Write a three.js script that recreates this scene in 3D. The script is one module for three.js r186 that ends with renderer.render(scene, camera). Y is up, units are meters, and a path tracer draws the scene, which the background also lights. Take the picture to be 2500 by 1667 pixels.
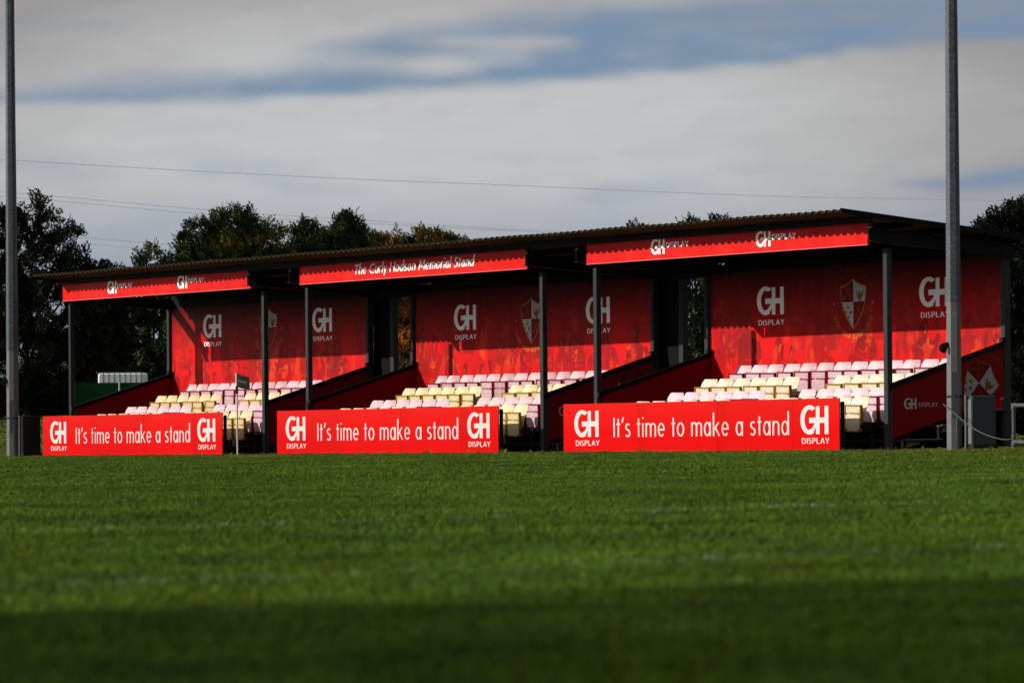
import * as THREE from 'three';
import { mergeGeometries } from 'three/addons/utils/BufferGeometryUtils.js';
import { RoundedBoxGeometry } from 'three/addons/geometries/RoundedBoxGeometry.js';
import { ImprovedNoise } from 'three/addons/math/ImprovedNoise.js';

// ------------------------------------------------------------------ camera, sky, sun, exposure
const SG = 0.018875;                       // fall of the ground along the stand (metres per metre)
const scene = new THREE.Scene();
const camera = new THREE.PerspectiveCamera(8.666, 1.5, 0.5, 3000);
{
  const yaw = -0.99920913, pitch = 0.0019004, roll = -0.0075469;
  const f = new THREE.Vector3(Math.sin(yaw) * Math.cos(pitch), Math.sin(pitch), -Math.cos(yaw) * Math.cos(pitch));
  const r = new THREE.Vector3().crossVectors(f, new THREE.Vector3(0, 1, 0)).normalize();
  const u = new THREE.Vector3().crossVectors(r, f);
  const r2 = r.clone().multiplyScalar(Math.cos(roll)).addScaledVector(u, Math.sin(roll));
  const u2 = u.clone().multiplyScalar(Math.cos(roll)).addScaledVector(r, -Math.sin(roll));
  camera.quaternion.setFromRotationMatrix(new THREE.Matrix4().makeBasis(r2, u2, f.clone().negate()));
  camera.position.set(86.8251, 2.18883, 44.52738);
  camera.focus = 81; camera.userData.fStop = 5.0;
}
const renderer = new THREE.WebGLRenderer({ antialias: true });
renderer.toneMapping = THREE.LinearToneMapping;
renderer.toneMappingExposure = 1.3;
renderer.shadowMap.enabled = true;

const noise3 = new ImprovedNoise();
const smooth = (a, b, x) => { const t = Math.min(1, Math.max(0, (x - a) / (b - a))); return t * t * (3 - 2 * t); };
const mix = (a, b, t) => a + (b - a) * t;
const fbm = (x, y, z, o = 4) => { let s = 0, a = 0.5, n = 0; for (let i = 0; i < o; i++) { s += a * noise3.noise(x, y, z); n += a; x *= 2.03; y *= 2.03; z *= 2.03; a *= 0.5; } return s / n; };
let seed = 20240611;
const rnd = () => { seed = (seed + 0x6D2B79F5) | 0; let t = Math.imul(seed ^ (seed >>> 15), 1 | seed); t = (t + Math.imul(t ^ (t >>> 7), 61 | t)) ^ t; return ((t ^ (t >>> 14)) >>> 0) / 4294967296; };
const rr = (a, b) => a + (b - a) * rnd();
const lin = (v) => { v /= 255; return v <= 0.04045 ? v / 12.92 : ((v + 0.055) / 1.055) ** 2.4; };
const L3 = (r, g, b) => [lin(r), lin(g), lin(b)];

// high thin stratus in long streaks with slots of blue sky
{
  const W = 4096, H = 2048, data = new Float32Array(W * H * 4);
  const blue = L3(100, 132, 162), cloudA = L3(192, 193, 194), cloudB = L3(152, 150, 150), low = L3(146, 157, 172), mauve = L3(140, 140, 158);
  const line = (x, pts) => { if (x <= pts[0][0]) return pts[0][1]; for (let i = 1; i < pts.length; i++) if (x <= pts[i][0]) return mix(pts[i - 1][1], pts[i][1], (x - pts[i - 1][0]) / (pts[i][0] - pts[i - 1][0])); return pts[pts.length - 1][1]; };
  const lower = [[-2500, 420], [-300, 262], [0, 247], [600, 242], [1000, 226], [1300, 207], [1700, 180], [1950, 158], [2120, 128], [2600, 112], [5000, -60]];
  const upper = [[-2500, 400], [-300, 240], [0, 222], [250, 200], [480, 190], [640, 178], [760, 120], [960, 72], [1150, 50], [1400, 28], [1560, 8], [1800, -5], [2600, -25], [5000, -260]];
  for (let j = 0; j < H; j++) {
    const e = ((j + 0.5) / H - 0.5) * Math.PI;
    const Y = 833.5 - (e - 0.0019) * 11000;
    for (let i = 0; i < W; i++) {
      const k = (j * W + i) * 4;
      const u = (i + 0.5) / W;
      let az = (u - 0.5) * 2 * Math.PI + (Math.PI - 0.57162);
      while (az > Math.PI) az -= 2 * Math.PI; while (az < -Math.PI) az += 2 * Math.PI;
      if (e < -0.02) { data[k] = 0.05; data[k + 1] = 0.055; data[k + 2] = 0.04; data[k + 3] = 1; continue; }
      const X = 1250 + az * 11000;
      // generic streaky cover, periodic round the compass
      const cx = Math.cos(az) * 3, cz = Math.sin(az) * 3;
      let d = fbm(cx * 1.6 + 5, e * 26 - az * 1.1, cz * 1.6, 5);            // thickness of the cloud
      const w1 = fbm(cx * 8, e * 120, cz * 8 + 3, 3);
      let cover = smooth(-0.55, 0.12, d + 0.1);
      // the slots of blue low down in this quarter of the sky
      const near = smooth(9000, 3500, Math.abs(X - 1250)) * smooth(-2600, -600, Y);
      const lo = line(X, lower) + w1 * 16, up = line(X, upper) + w1 * 50;
      const w3 = fbm(cx * 16 + 2, e * 260 - az * 14, cz * 16, 3);
      let slot = smooth(lo + 5, lo - 12, Y) * Math.min(1.1, 1 + 0.9 * Math.min(0.1, w3)) * smooth(up - 45, up + 60, Y) * (0.97 + 0.3 * w1);
      const streak = (x0, x1, ya, yb, t, s) => { const q = (X - x0) / (x1 - x0); const yc = mix(ya, yb, q) + w1 * 14; return s * Math.exp(-(((Y - yc) / t) ** 2)) * smooth(-0.15, 0.25, q) * smooth(1.12, 0.8, q); };
      slot *= 1 - Math.min(1, streak(1020, 1420, 106, 104, 17, 0.85) + streak(620, 1180, 140, 172, 24, 0.75) + streak(1000, 1330, 165, 135, 22, 0.5) + streak(1300, 1900, 130, 100, 26, 0.14) + streak(1500, 2500, 62, 50, 20, 0.22));
      let local = 1 - slot * 0.96;
      local -= streak(-60, 340, 52, 60, 13, 0.26) + streak(-400, 260, 330, 420, 30, 0.2) + streak(2290, 3100, 470, 360, 26, 0.85) + streak(2180, 2560, 462, 446, 10, 0.6) + streak(1120, 1310, 398, 390, 6, 0.16);
      local -= 0.3 * smooth(-0.1, 0.5, w1) * smooth(330, 430, Y);
      const hz = smooth(390, 680, Y + w1 * 60);                                // towards the horizon the air takes over
      cover = mix(cover, Math.max(0, Math.min(1, local)), near);
      const br = smooth(-0.35, 0.5, fbm(cx * 1.3 + 9, e * 14, cz * 1.3, 3) + 0.15);
      const side = near * (smooth(1550, 2700, X) * 0.8 + smooth(700, -500, X) * (0.45 + 0.5 * smooth(420, 100, Y)) + smooth(260, -120, Y) * 0.7);
      const t = Math.min(1, mix(0.35 * (1 - br), side, near) + 0.12 * Math.max(0, -w1));
      const sd = Math.cos(e) * (Math.cos((u - 0.5) * 2 * Math.PI) * -0.461 + Math.sin((u - 0.5) * 2 * Math.PI) * 0.802) + Math.sin(e) * 0.381;
      const glow = (1 - 0.42 * smooth(0.12, 0.75, -sd)) * 1 + 1.9 * Math.exp(-((Math.acos(Math.max(-1, Math.min(1, sd))) / 0.72) ** 2));   // thin cloud lit up round the sun
      const w2 = fbm(cx * 26, e * 420 - az * 22, cz * 26 + 7, 3), fine = 1 + 0.1 * w2 + 0.06 * w1;
      for (let c = 0; c < 3; c++) {
        const cl = mix(cloudA[c], cloudB[c], t);
        let v = mix(mix(blue[c], mauve[c], 0.22 * side), cl, cover);
        v = mix(v, low[c], hz * 0.85);
        data[k + c] = v / 1.3 * glow * fine;
      }
      data[k + 3] = 1;
    }
  }
  const sky = new THREE.DataTexture(data, W, H, THREE.RGBAFormat, THREE.FloatType);
  sky.mapping = THREE.EquirectangularReflectionMapping; sky.magFilter = THREE.LinearFilter; sky.needsUpdate = true;
  scene.background = sky; scene.environment = sky;
}
const sun = new THREE.DirectionalLight(new THREE.Color(1.0, 0.945, 0.86), 4.75);
sun.position.set(14 - 57.5, 47.5, 100); sun.target.position.set(14, 0, 0);
sun.castShadow = true; sun.shadow.mapSize.set(4096, 4096);
Object.assign(sun.shadow.camera, { left: -70, right: 90, top: 40, bottom: -40, near: 1, far: 260 });
scene.add(sun, sun.target);

// ------------------------------------------------------------------ helpers
const used = {};
const numbered = (n) => { used[n] = (used[n] ?? -1) + 1; return used[n] ? `${n}_${String(used[n]).padStart(3, '0')}` : n; };
function tag(o, label, category, group, kind) { o.userData.label = label; o.userData.category = category; if (group) o.userData.group = group; if (kind) o.userData.kind = kind; return o; }
function thing(name, label, category, [x, y, z] = [0, 0, 0], group) { const o = new THREE.Group(); o.name = numbered(name); o.position.set(x, y, z); scene.add(o); return tag(o, label, category, group); }
function part(parent, name, geo, mat, label) {
  const m = new THREE.Mesh(Array.isArray(geo) ? merge(geo) : geo, mat); m.name = name; m.castShadow = m.receiveShadow = true; parent.add(m);
  if (label) m.userData.label = label; return m;
}
function merge(list) { return mergeGeometries(list.map((g) => { const q = g.index ? g.toNonIndexed() : g; for (const a of Object.keys(q.attributes)) if (!['position', 'normal', 'uv'].includes(a)) q.deleteAttribute(a); return q; })); }
const sh = (g) => { const p = g.attributes.position; for (let i = 0; i < p.count; i++) p.setY(i, p.getY(i) + SG * p.getX(i)); return g; };   // long pieces follow the fall of the ground
const box = (x0, x1, y0, y1, z0, z1) => { const g = new THREE.BoxGeometry(x1 - x0, y1 - y0, z1 - z0); g.translate((x0 + x1) / 2, (y0 + y1) / 2, (z0 + z1) / 2); return g; };
// prism: outline in (z, y) drawn out along x
function prismX(pts, x0, x1) { const s = new THREE.Shape(pts.map(([z, y]) => new THREE.Vector2(-z, y))); const g = new THREE.ExtrudeGeometry(s, { depth: x1 - x0, bevelEnabled: false }); g.rotateY(Math.PI / 2); g.translate(x0, 0, 0); return g; }
const tube = (pts, r, seg = 24, rad = 8) => new THREE.TubeGeometry(new THREE.CatmullRomCurve3(pts.map((p) => new THREE.Vector3(...p))), seg, r, rad);
const rod = (a, b, r0, r1 = r0, n = 8) => { const A = new THREE.Vector3(...a), B = new THREE.Vector3(...b), d = B.clone().sub(A), g = new THREE.CylinderGeometry(r1, r0, d.length(), n); g.applyQuaternion(new THREE.Quaternion().setFromUnitVectors(new THREE.Vector3(0, 1, 0), d.normalize())); g.translate((A.x + B.x) / 2, (A.y + B.y) / 2, (A.z + B.z) / 2); return g; };
const planar = (g, fx, fy) => { const p = g.attributes.position, uv = g.attributes.uv; for (let i = 0; i < p.count; i++) uv.setXY(i, fx(p.getX(i), p.getY(i), p.getZ(i)), fy(p.getX(i), p.getY(i), p.getZ(i))); return g; };
function canvasTex(w, h, draw, srgb = true) { const c = document.createElement('canvas'); c.width = w; c.height = h; draw(c.getContext('2d'), w, h); const t = new THREE.CanvasTexture(c); if (srgb) t.colorSpace = THREE.SRGBColorSpace; t.anisotropy = 8; return t; }
function noiseTex(n, fn, srgb = false) { const d = new Uint8Array(n * n * 4); for (let j = 0; j < n; j++) for (let i = 0; i < n; i++) { const v = fn(i / n, j / n), k = (j * n + i) * 4; const c = Array.isArray(v) ? v : [v, v, v]; for (let q = 0; q < 3; q++) d[k + q] = Math.max(0, Math.min(255, c[q] * 255)); d[k + 3] = 255; } const t = new THREE.DataTexture(d, n, n); t.wrapS = t.wrapT = THREE.RepeatWrapping; t.magFilter = THREE.LinearFilter; if (srgb) t.colorSpace = THREE.SRGBColorSpace; t.needsUpdate = true; return t; }
const col = (r, g, b) => new THREE.Color().setRGB(r, g, b);
const std = (o) => new THREE.MeshStandardMaterial(o);
const matte = (o) => new THREE.MeshPhysicalMaterial({ specularIntensity: 0.12, ...o });
// tileable noise
const tn = (u, v, f, s) => { const a = u * 2 * Math.PI, b = v * 2 * Math.PI, q = f / 6.283; return fbm(Math.cos(a) * q + s, Math.sin(a) * q + Math.cos(b) * q * 1.3, Math.sin(b) * q + s * 1.7, 4); };

const grime = noiseTex(256, (u, v) => 0.86 + 0.2 * tn(u, v, 9, 2) + 0.1 * tn(u, v, 40, 7));
const weather = noiseTex(256, (u, v) => 0.93 + 0.22 * tn(u, v, 5, 11) + 0.16 * tn(u, v, 34, 3) - (tn(u, v, 90, 8) > 0.28 ? 0.18 : 0), true);
const M = {
  blackSteel: matte({ color: col(0.006, 0.006, 0.0065), roughness: 0.6, map: grime }),
  postSteel: matte({ color: col(0.03, 0.031, 0.033), roughness: 0.55, map: grime }),
  blackSheet: matte({ color: col(0.003, 0.003, 0.003), roughness: 0.8 }),
  roof: matte({ color: col(0.08, 0.062, 0.036), roughness: 0.75, map: grime }),
  deck: matte({ color: col(0.03, 0.027, 0.024), roughness: 0.8, map: grime }),
  wood: std({ color: col(0.16, 0.1, 0.055), roughness: 0.8, map: grime }),
  bolt: std({ color: col(0.2, 0.2, 0.2), roughness: 0.35, metalness: 0.5 }),
  pinkFade: matte({ map: weather, color: col(0.50, 0.325, 0.345), roughness: 0.4, specularIntensity: 0.5 }),
  pink: matte({ color: col(0.17, 0.006, 0.02), roughness: 0.4 }),
  creamFade: matte({ map: weather, color: col(0.55, 0.46, 0.255), roughness: 0.4, specularIntensity: 0.5 }),
  cream: matte({ color: col(0.28, 0.13, 0.010), roughness: 0.4 }),
  galv: matte({ color: col(0.12, 0.13, 0.145), roughness: 0.5, metalness: 0.15, map: noiseTex(256, (u, v) => 0.55 + 0.75 * Math.max(-0.3, tn(u, v, 60, 4)) + 0.15 * tn(u, v, 14, 1)) }),
  galvLow: matte({ color: col(0.125, 0.125, 0.122), roughness: 0.55, metalness: 0.1, map: grime }),
  dark: matte({ color: col(0.012, 0.012, 0.013), roughness: 0.5 }),
  cabinet: matte({ color: col(0.045, 0.05, 0.056), roughness: 0.5, map: grime }),
  cabinetDark: matte({ color: col(0.016, 0.016, 0.016), roughness: 0.6, map: grime }),
  white: std({ color: col(0.72, 0.72, 0.70), roughness: 0.5 }),
  flagpole: matte({ color: col(0.42, 0.40, 0.38), roughness: 0.4 }),
  pipe: matte({ color: col(0.075, 0.076, 0.07), roughness: 0.5, map: grime }),
  trimRed: std({ color: col(0.55, 0.16, 0.14), roughness: 0.45 }),
  rope: matte({ color: col(0.09, 0.088, 0.08), roughness: 0.9 }),
  wire: std({ color: col(0.42, 0.43, 0.45), roughness: 0.6 }),
  bark: matte({ color: col(0.03, 0.025, 0.02), roughness: 0.95 }),
  net: matte({ color: col(0.004, 0.026, 0.008), roughness: 0.9 }),
  netPost: std({ color: col(0.2, 0.34, 0.22), roughness: 0.7 }),
};

// ------------------------------------------------------------------ lettering drawn as strokes (x-height 1, y up)
const EL = (cx, cy, rx, ry, a0 = 0, a1 = 360) => { const p = []; const n = 28; for (let i = 0; i <= n; i++) { const a = (a0 + (a1 - a0) * i / n) * Math.PI / 180; p.push([cx + rx * Math.cos(a), cy + ry * Math.sin(a)]); } return p; };
const GL = {
  I: [0.13, [[[0.065, 0], [0.065, 1.42]]]],
  l: [0.13, [[[0.065, 0], [0.065, 1.65]]]],
  i: [0.13, [[[0.065, 0], [0.065, 1]], 'dot', [0.065, 1.36]]],
  t: [0.30, [[[0.15, 0], [0.15, 1.34]], [[0, 0.94], [0.30, 0.94]]]],
  "'": [0.15, [[[0.13, 1.44], [0.03, 1.06]]]],
  o: [0.59, [EL(0.295, 0.5, 0.232, 0.445)]],
  a: [0.56, [EL(0.27, 0.5, 0.21, 0.445), [[0.495, 0], [0.495, 1]]]],
  d: [0.58, [EL(0.27, 0.5, 0.21, 0.445), [[0.515, 0], [0.515, 1.65]]]],
  e: [0.56, [[...EL(0.28, 0.5, 0.215, 0.445, 0, 318)], [[0.08, 0.5], [0.555, 0.5]]]],
  n: [0.53, [[[0.065, 0], [0.065, 1]], [[0.465, 0], ...EL(0.265, 0.68, 0.2, 0.265, 0, 180)]]],
  h: [0.53, [[[0.065, 0], [0.065, 1.65]], [[0.465, 0], ...EL(0.265, 0.68, 0.2, 0.265, 0, 180)]]],
  m: [0.87, [[[0.065, 0], [0.065, 1]], [[0.435, 0], ...EL(0.25, 0.7, 0.185, 0.245, 0, 180)], [[0.805, 0], ...EL(0.62, 0.7, 0.185, 0.245, 0, 180)]]],
  r: [0.34, [[[0.065, 0], [0.065, 1]], EL(0.245, 0.68, 0.18, 0.265, 62, 180)]],
  u: [0.53, [[...EL(0.265, 0.32, 0.2, 0.265, 360, 180), [0.065, 1]].reverse(), [[0.465, 0], [0.465, 1]]]],
  y: [0.50, [[[0.05, 1], [0.27, 0.12]], [[0.46, 1], [0.16, -0.45]]]],
  k: [0.54, [[[0.065, 0], [0.065, 1.65]], [[0.46, 0.98], [0.12, 0.47]], [[0.2, 0.62], [0.5, 0]]]],
  s: [0.42, [[...EL(0.215, 0.735, 0.15, 0.205, 40, 250), ...EL(0.2, 0.28, 0.165, 0.225, 85, -150)]]],
  T: [0.66, [[[0.33, 0], [0.33, 1.42]], [[0, 1.36], [0.66, 1.36]]]],
  C: [0.82, [EL(0.52, 0.71, 0.45, 0.65, 52, 308)]],
  H: [0.78, [[[0.065, 0], [0.065, 1.42]], [[0.715, 0], [0.715, 1.42]], [[0.065, 0.74], [0.715, 0.74]]]],
  M: [1.0, [[[0.05, 0], [0.17, 1.42], [0.5, 0.3], [0.83, 1.42], [0.95, 0]]]],
  S: [0.56, [[...EL(0.28, 1.05, 0.2, 0.31, 40, 255), ...EL(0.27, 0.4, 0.22, 0.34, 85, -150)]]],
  D: [0.78, [[[0.07, 0.06], [0.07, 1.36], [0.3, 1.36], ...EL(0.3, 0.71, 0.41, 0.65, 90, -90), [0.07, 0.06]]]],
  P: [0.66, [[[0.07, 0], [0.07, 1.36], [0.36, 1.36], ...EL(0.36, 1.0, 0.24, 0.36, 90, -90), [0.07, 0.64]]]],
  L: [0.58, [[[0.07, 1.42], [0.07, 0.06], [0.58, 0.06]]]],
  A: [0.80, [[[0.04, 0], [0.4, 1.42], [0.76, 0]], [[0.17, 0.46], [0.63, 0.46]]]],
  Y: [0.74, [[[0.03, 1.42], [0.37, 0.64], [0.71, 1.42]], [[0.37, 0.7], [0.37, 0]]]],
};
// one line of text; (x0,y0) baseline start, sx/sy pixels per unit, returns nothing. span fits the width
function strokeText(g, text, x0, y0, sy, span, weight, slant = 0, gap = 0.13, space = 0.42) {
  let total = 0; for (const c of text) total += c === ' ' ? space : (GL[c] ?? GL.o)[0] + gap; total -= gap;
  const sx = span / total; let x = 0;
  g.save(); g.transform(sx, 0, -slant * sy * -1, -sy, x0, y0); g.lineWidth = weight; g.lineJoin = 'miter'; g.miterLimit = 3; g.lineCap = 'butt';
  for (const c of text) {
    if (c === ' ') { x += space; continue; }
    const [w, strokes] = GL[c];
    for (let i = 0; i < strokes.length; i++) {
      if (strokes[i] === 'dot') { const [px, py] = strokes[++i]; g.beginPath(); g.arc(x + px, py, weight * 0.62, 0, 7); g.fill(); continue; }
      g.beginPath(); strokes[i].forEach(([px, py], j) => (j ? g.lineTo(x + px, py) : g.moveTo(x + px, py))); g.stroke();
    }
    x += w + gap;
  }
  g.restore();
}
// interlocked G and H, in a box x..x+w, y..y+h (y down)
function monogram(g, x, y, w, h) {
  g.save(); g.translate(x, y); g.scale(w / 225, h / 240);
  g.lineJoin = 'miter'; g.lineCap = 'butt'; g.lineWidth = 34;
  g.beginPath(); g.ellipse(73, 120, 55, 101, 0, -0.93, -Math.PI * 1.65, true); g.stroke();
  g.beginPath(); g.moveTo(60, 238); g.quadraticCurveTo(100, 236, 118, 190); g.lineTo(150, 150); g.lineTo(116, 128); g.quadraticCurveTo(105, 190, 66, 200); g.closePath(); g.fill();
  g.fillRect(123, 12, 29, 224); g.fillRect(190, 10, 30, 226); g.fillRect(70, 102, 150, 44);
  g.restore();
}
function displayWord(g, x, yBase, w, h, weight = 0.2) { strokeText(g, 'DISPLAY', x, yBase, h / 1.42, w, weight, 0, 0.2); }
// club crest: quartered shield in a ring of lettering; r = ring radius, sx stretches
function crest(g, cx, cy, r, rot, top, bottom, gold) {
  g.save(); g.translate(cx, cy); g.rotate(rot);
  const s = r / 100;
  g.scale(s, s);
  const shield = () => { g.beginPath(); g.moveTo(0, -72); g.quadraticCurveTo(30, -52, 62, -50); g.quadraticCurveTo(66, 20, 0, 78); g.quadraticCurveTo(-66, 20, -62, -50); g.quadraticCurveTo(-30, -52, 0, -72); g.closePath(); };
  g.save(); shield(); g.clip();
  g.fillStyle = 'rgb(120,8,14)'; g.fillRect(-80, -80, 160, 170);
  for (const [x0, y0, x1, y1] of [[0, -80, 70, -3], [-70, -3, 0, 90]]) { for (let y = y0; y < y1; y += 7) { g.fillStyle = 'rgb(205,205,202)'; g.fillRect(x0, y, x1 - x0, Math.min(4.6, y1 - y)); g.fillStyle = 'rgb(110,120,135)'; g.fillRect(x0, y + 4.6, x1 - x0, 2.4); } }
  g.fillStyle = 'rgb(150,84,20)';                                   // bird with raised wings
  g.beginPath(); g.moveTo(28, -8); g.lineTo(18, -18); g.lineTo(12, -40); g.lineTo(24, -26); g.lineTo(28, -36); g.lineTo(33, -36); g.lineTo(36, -26); g.lineTo(52, -44); g.lineTo(46, -18); g.lineTo(36, -10); g.lineTo(40, -5); g.lineTo(22, -5); g.closePath(); g.fill();
  g.fillStyle = 'rgb(160,90,22)';                                   // four small crosses
  for (const [x, y] of [[-26, 12], [-40, 28], [-14, 28], [-26, 44]]) { g.fillRect(x - 7, y - 2.5, 14, 5); g.fillRect(x - 2.5, y - 7, 5, 14); }
  g.strokeStyle = 'rgb(150,62,16)'; g.lineWidth = 3.4;               // crossed keys
  for (const [x, y, k] of [[-30, -32, 1], [26, 24, 0.8]]) for (const q of [-1, 1]) { g.beginPath(); g.moveTo(x - q * 15 * k, y - 18 * k); g.lineTo(x + q * 13 * k, y + 12 * k); g.stroke(); g.beginPath(); g.arc(x + q * 16 * k, y + 17 * k, 5.5 * k, 0, 7); g.stroke(); g.beginPath(); g.moveTo(x - q * 13 * k, y - 14 * k); g.lineTo(x - q * 6 * k, y - 18 * k); g.stroke(); }
  g.restore();
  g.strokeStyle = gold; g.lineWidth = 4; shield(); g.stroke();
  g.fillStyle = gold; g.textAlign = 'center'; g.textBaseline = 'middle'; g.font = '19px sans-serif';
  const arc = (txt, a0, a1, R, up) => { for (let i = 0; i < txt.length; i++) { const a = a0 + (a1 - a0) * i / (txt.length - 1); g.save(); g.translate(R * Math.sin(a), -R * Math.cos(a)); g.rotate(up ? a : a + Math.PI); g.fillText(txt[i], 0, 0); g.restore(); } };
  if (bottom) g.fillStyle = 'rgb(122,62,14)'; arc(top, -1.08, 1.08, 100, true); g.fillStyle = gold; if (bottom) arc(bottom, Math.PI + 1.12, Math.PI - 1.12, 100, false);
  if (bottom) for (const q of [-1, 1]) { g.beginPath(); g.moveTo(q * 96, -6); g.lineTo(q * 96 + 5, 0); g.lineTo(q * 96, 6); g.lineTo(q * 96 - 5, 0); g.fill(); }
  g.restore();
}
const WHITE = 'rgb(212,209,206)';

// ------------------------------------------------------------------ ground
const bank = (x, z) => 0.95 * smooth(2.5, 13, -z) * smooth(17, -4, x);
const fall = (x) => (x < -40 ? -40 * SG + (x + 40) * SG * 0.2 : x > 110 ? 110 * SG + (x - 110) * SG * 0.2 : x * SG);
const gy = (x, z) => fall(x) + bank(x, z) - 0.045;
{
  const xs = [], zs = [];
  for (let x = -900; x < -60; x += 60) xs.push(x); for (let x = -60; x <= 120; x += 2.5) xs.push(x); for (let x = 150; x <= 900; x += 60) xs.push(x);
  for (let z = -900; z < -40; z += 60) zs.push(z); for (let z = -40; z <= 60; z += 1.25) zs.push(z); for (let z = 90; z <= 900; z += 60) zs.push(z);
  const pos = [], uv = [], idx = [];
  for (const z of zs) for (const x of xs) { pos.push(x, gy(x, z), z); uv.push(x / 3, z / 3); }
  for (let j = 0; j < zs.length - 1; j++) for (let i = 0; i < xs.length - 1; i++) { const a = j * xs.length + i, b = a + 1, c = a + xs.length, d = c + 1; idx.push(a, c, b, b, c, d); }
  const g = new THREE.BufferGeometry(); g.setAttribute('position', new THREE.Float32BufferAttribute(pos, 3)); g.setAttribute('uv', new THREE.Float32BufferAttribute(uv, 2)); g.setIndex(idx); g.computeVertexNormals();
  const map = noiseTex(512, (u, v) => { const a = tn(u, v, 10, 3), b = tn(u, v, 70, 5); const k = 1 + 0.5 * b + 0.3 * a; return [0.30 * k + 0.05 * a, 0.40 * k, 0.16 * k]; }, true);
  const m = new THREE.Mesh(g, std({ map, color: col(0.4, 0.4, 0.32), roughness: 1 })); m.name = 'pitch_ground'; m.receiveShadow = true; m.userData.kind = 'structure'; scene.add(m);
}

// ------------------------------------------------------------------ the stand
const BAY = 10.2, ZB = -2.47;
const roofY = (z) => 3.722 + 0.107 * z;                              // underside of the roof sheet
const stand = thing('grandstand', 'low black and red spectator stand with corrugated roof over three open bays', 'grandstand');
{
  // corrugated roof: wide pans and narrow ribs
  const prof = []; const P = 0.19, x0 = 0.1, x1 = 28.93;
  for (let x = x0; x < x1; x += P) prof.push([x, 0], [x + 0.085, 0], [x + 0.122, 0.04], [x + 0.152, 0.04]);
  prof.push([x1, 0]);
  const zf = 1.0, zbk = -2.85, th = 0.004, pos = [], uv = [], idx = [];
  const nz = 12;
  for (const dy of [0, th]) for (let j = 0; j <= nz; j++) { const z = mix(zf, zbk, j / nz); for (const [x, y] of prof) { pos.push(x, roofY(z) + y + dy + 0.006 * Math.sin(x * 1.7 + z), z); uv.push(x / 2, z / 2); } }
  const n = prof.length, lay = n * (nz + 1);
  for (let j = 0; j < nz; j++) for (let i = 0; i < n - 1; i++) { const a = j * n + i, b = a + 1, c = a + n, d = c + 1; idx.push(a, c, b, b, c, d, a + lay, b + lay, c + lay, b + lay, d + lay, c + lay); }
  for (const j of [0, nz]) for (let i = 0; i < n - 1; i++) { const a = j * n + i; idx.push(a, a + 1, a + lay, a + 1, a + 1 + lay, a + lay); }
  for (let j = 0; j < nz; j++) for (const i of [0, n - 1]) { const a = j * n + i; idx.push(a, a + n, a + lay, a + n, a + n + lay, a + lay); }
  let g = new THREE.BufferGeometry(); g.setAttribute('position', new THREE.Float32BufferAttribute(pos, 3)); g.setAttribute('uv', new THREE.Float32BufferAttribute(uv, 2)); g.setIndex(idx); g = g.toNonIndexed(); g.computeVertexNormals();
  part(stand, 'roof', sh(g), M.roof);
  // edge flashing along both gable sides of the roof
  for (const [a, b] of [[0.075, 0.098], [28.932, 28.955]]) part(stand, 'roof_flashing', sh(prismX([[1.01, roofY(1.01) - 0.03], [1.01, roofY(1.01) + 0.05], [-2.86, roofY(-2.86) + 0.06], [-2.86, roofY(-2.86) - 0.03]], a, b)), M.blackSteel);
  // purlins along the stand
  for (const z of [0.36, -0.45, -1.25, -2.05, -2.62]) part(stand, 'purlin', sh(box(0.1, 28.9, roofY(z) - 0.1, roofY(z) - 0.004, z - 0.03, z + 0.03)), M.blackSteel);
}
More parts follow.
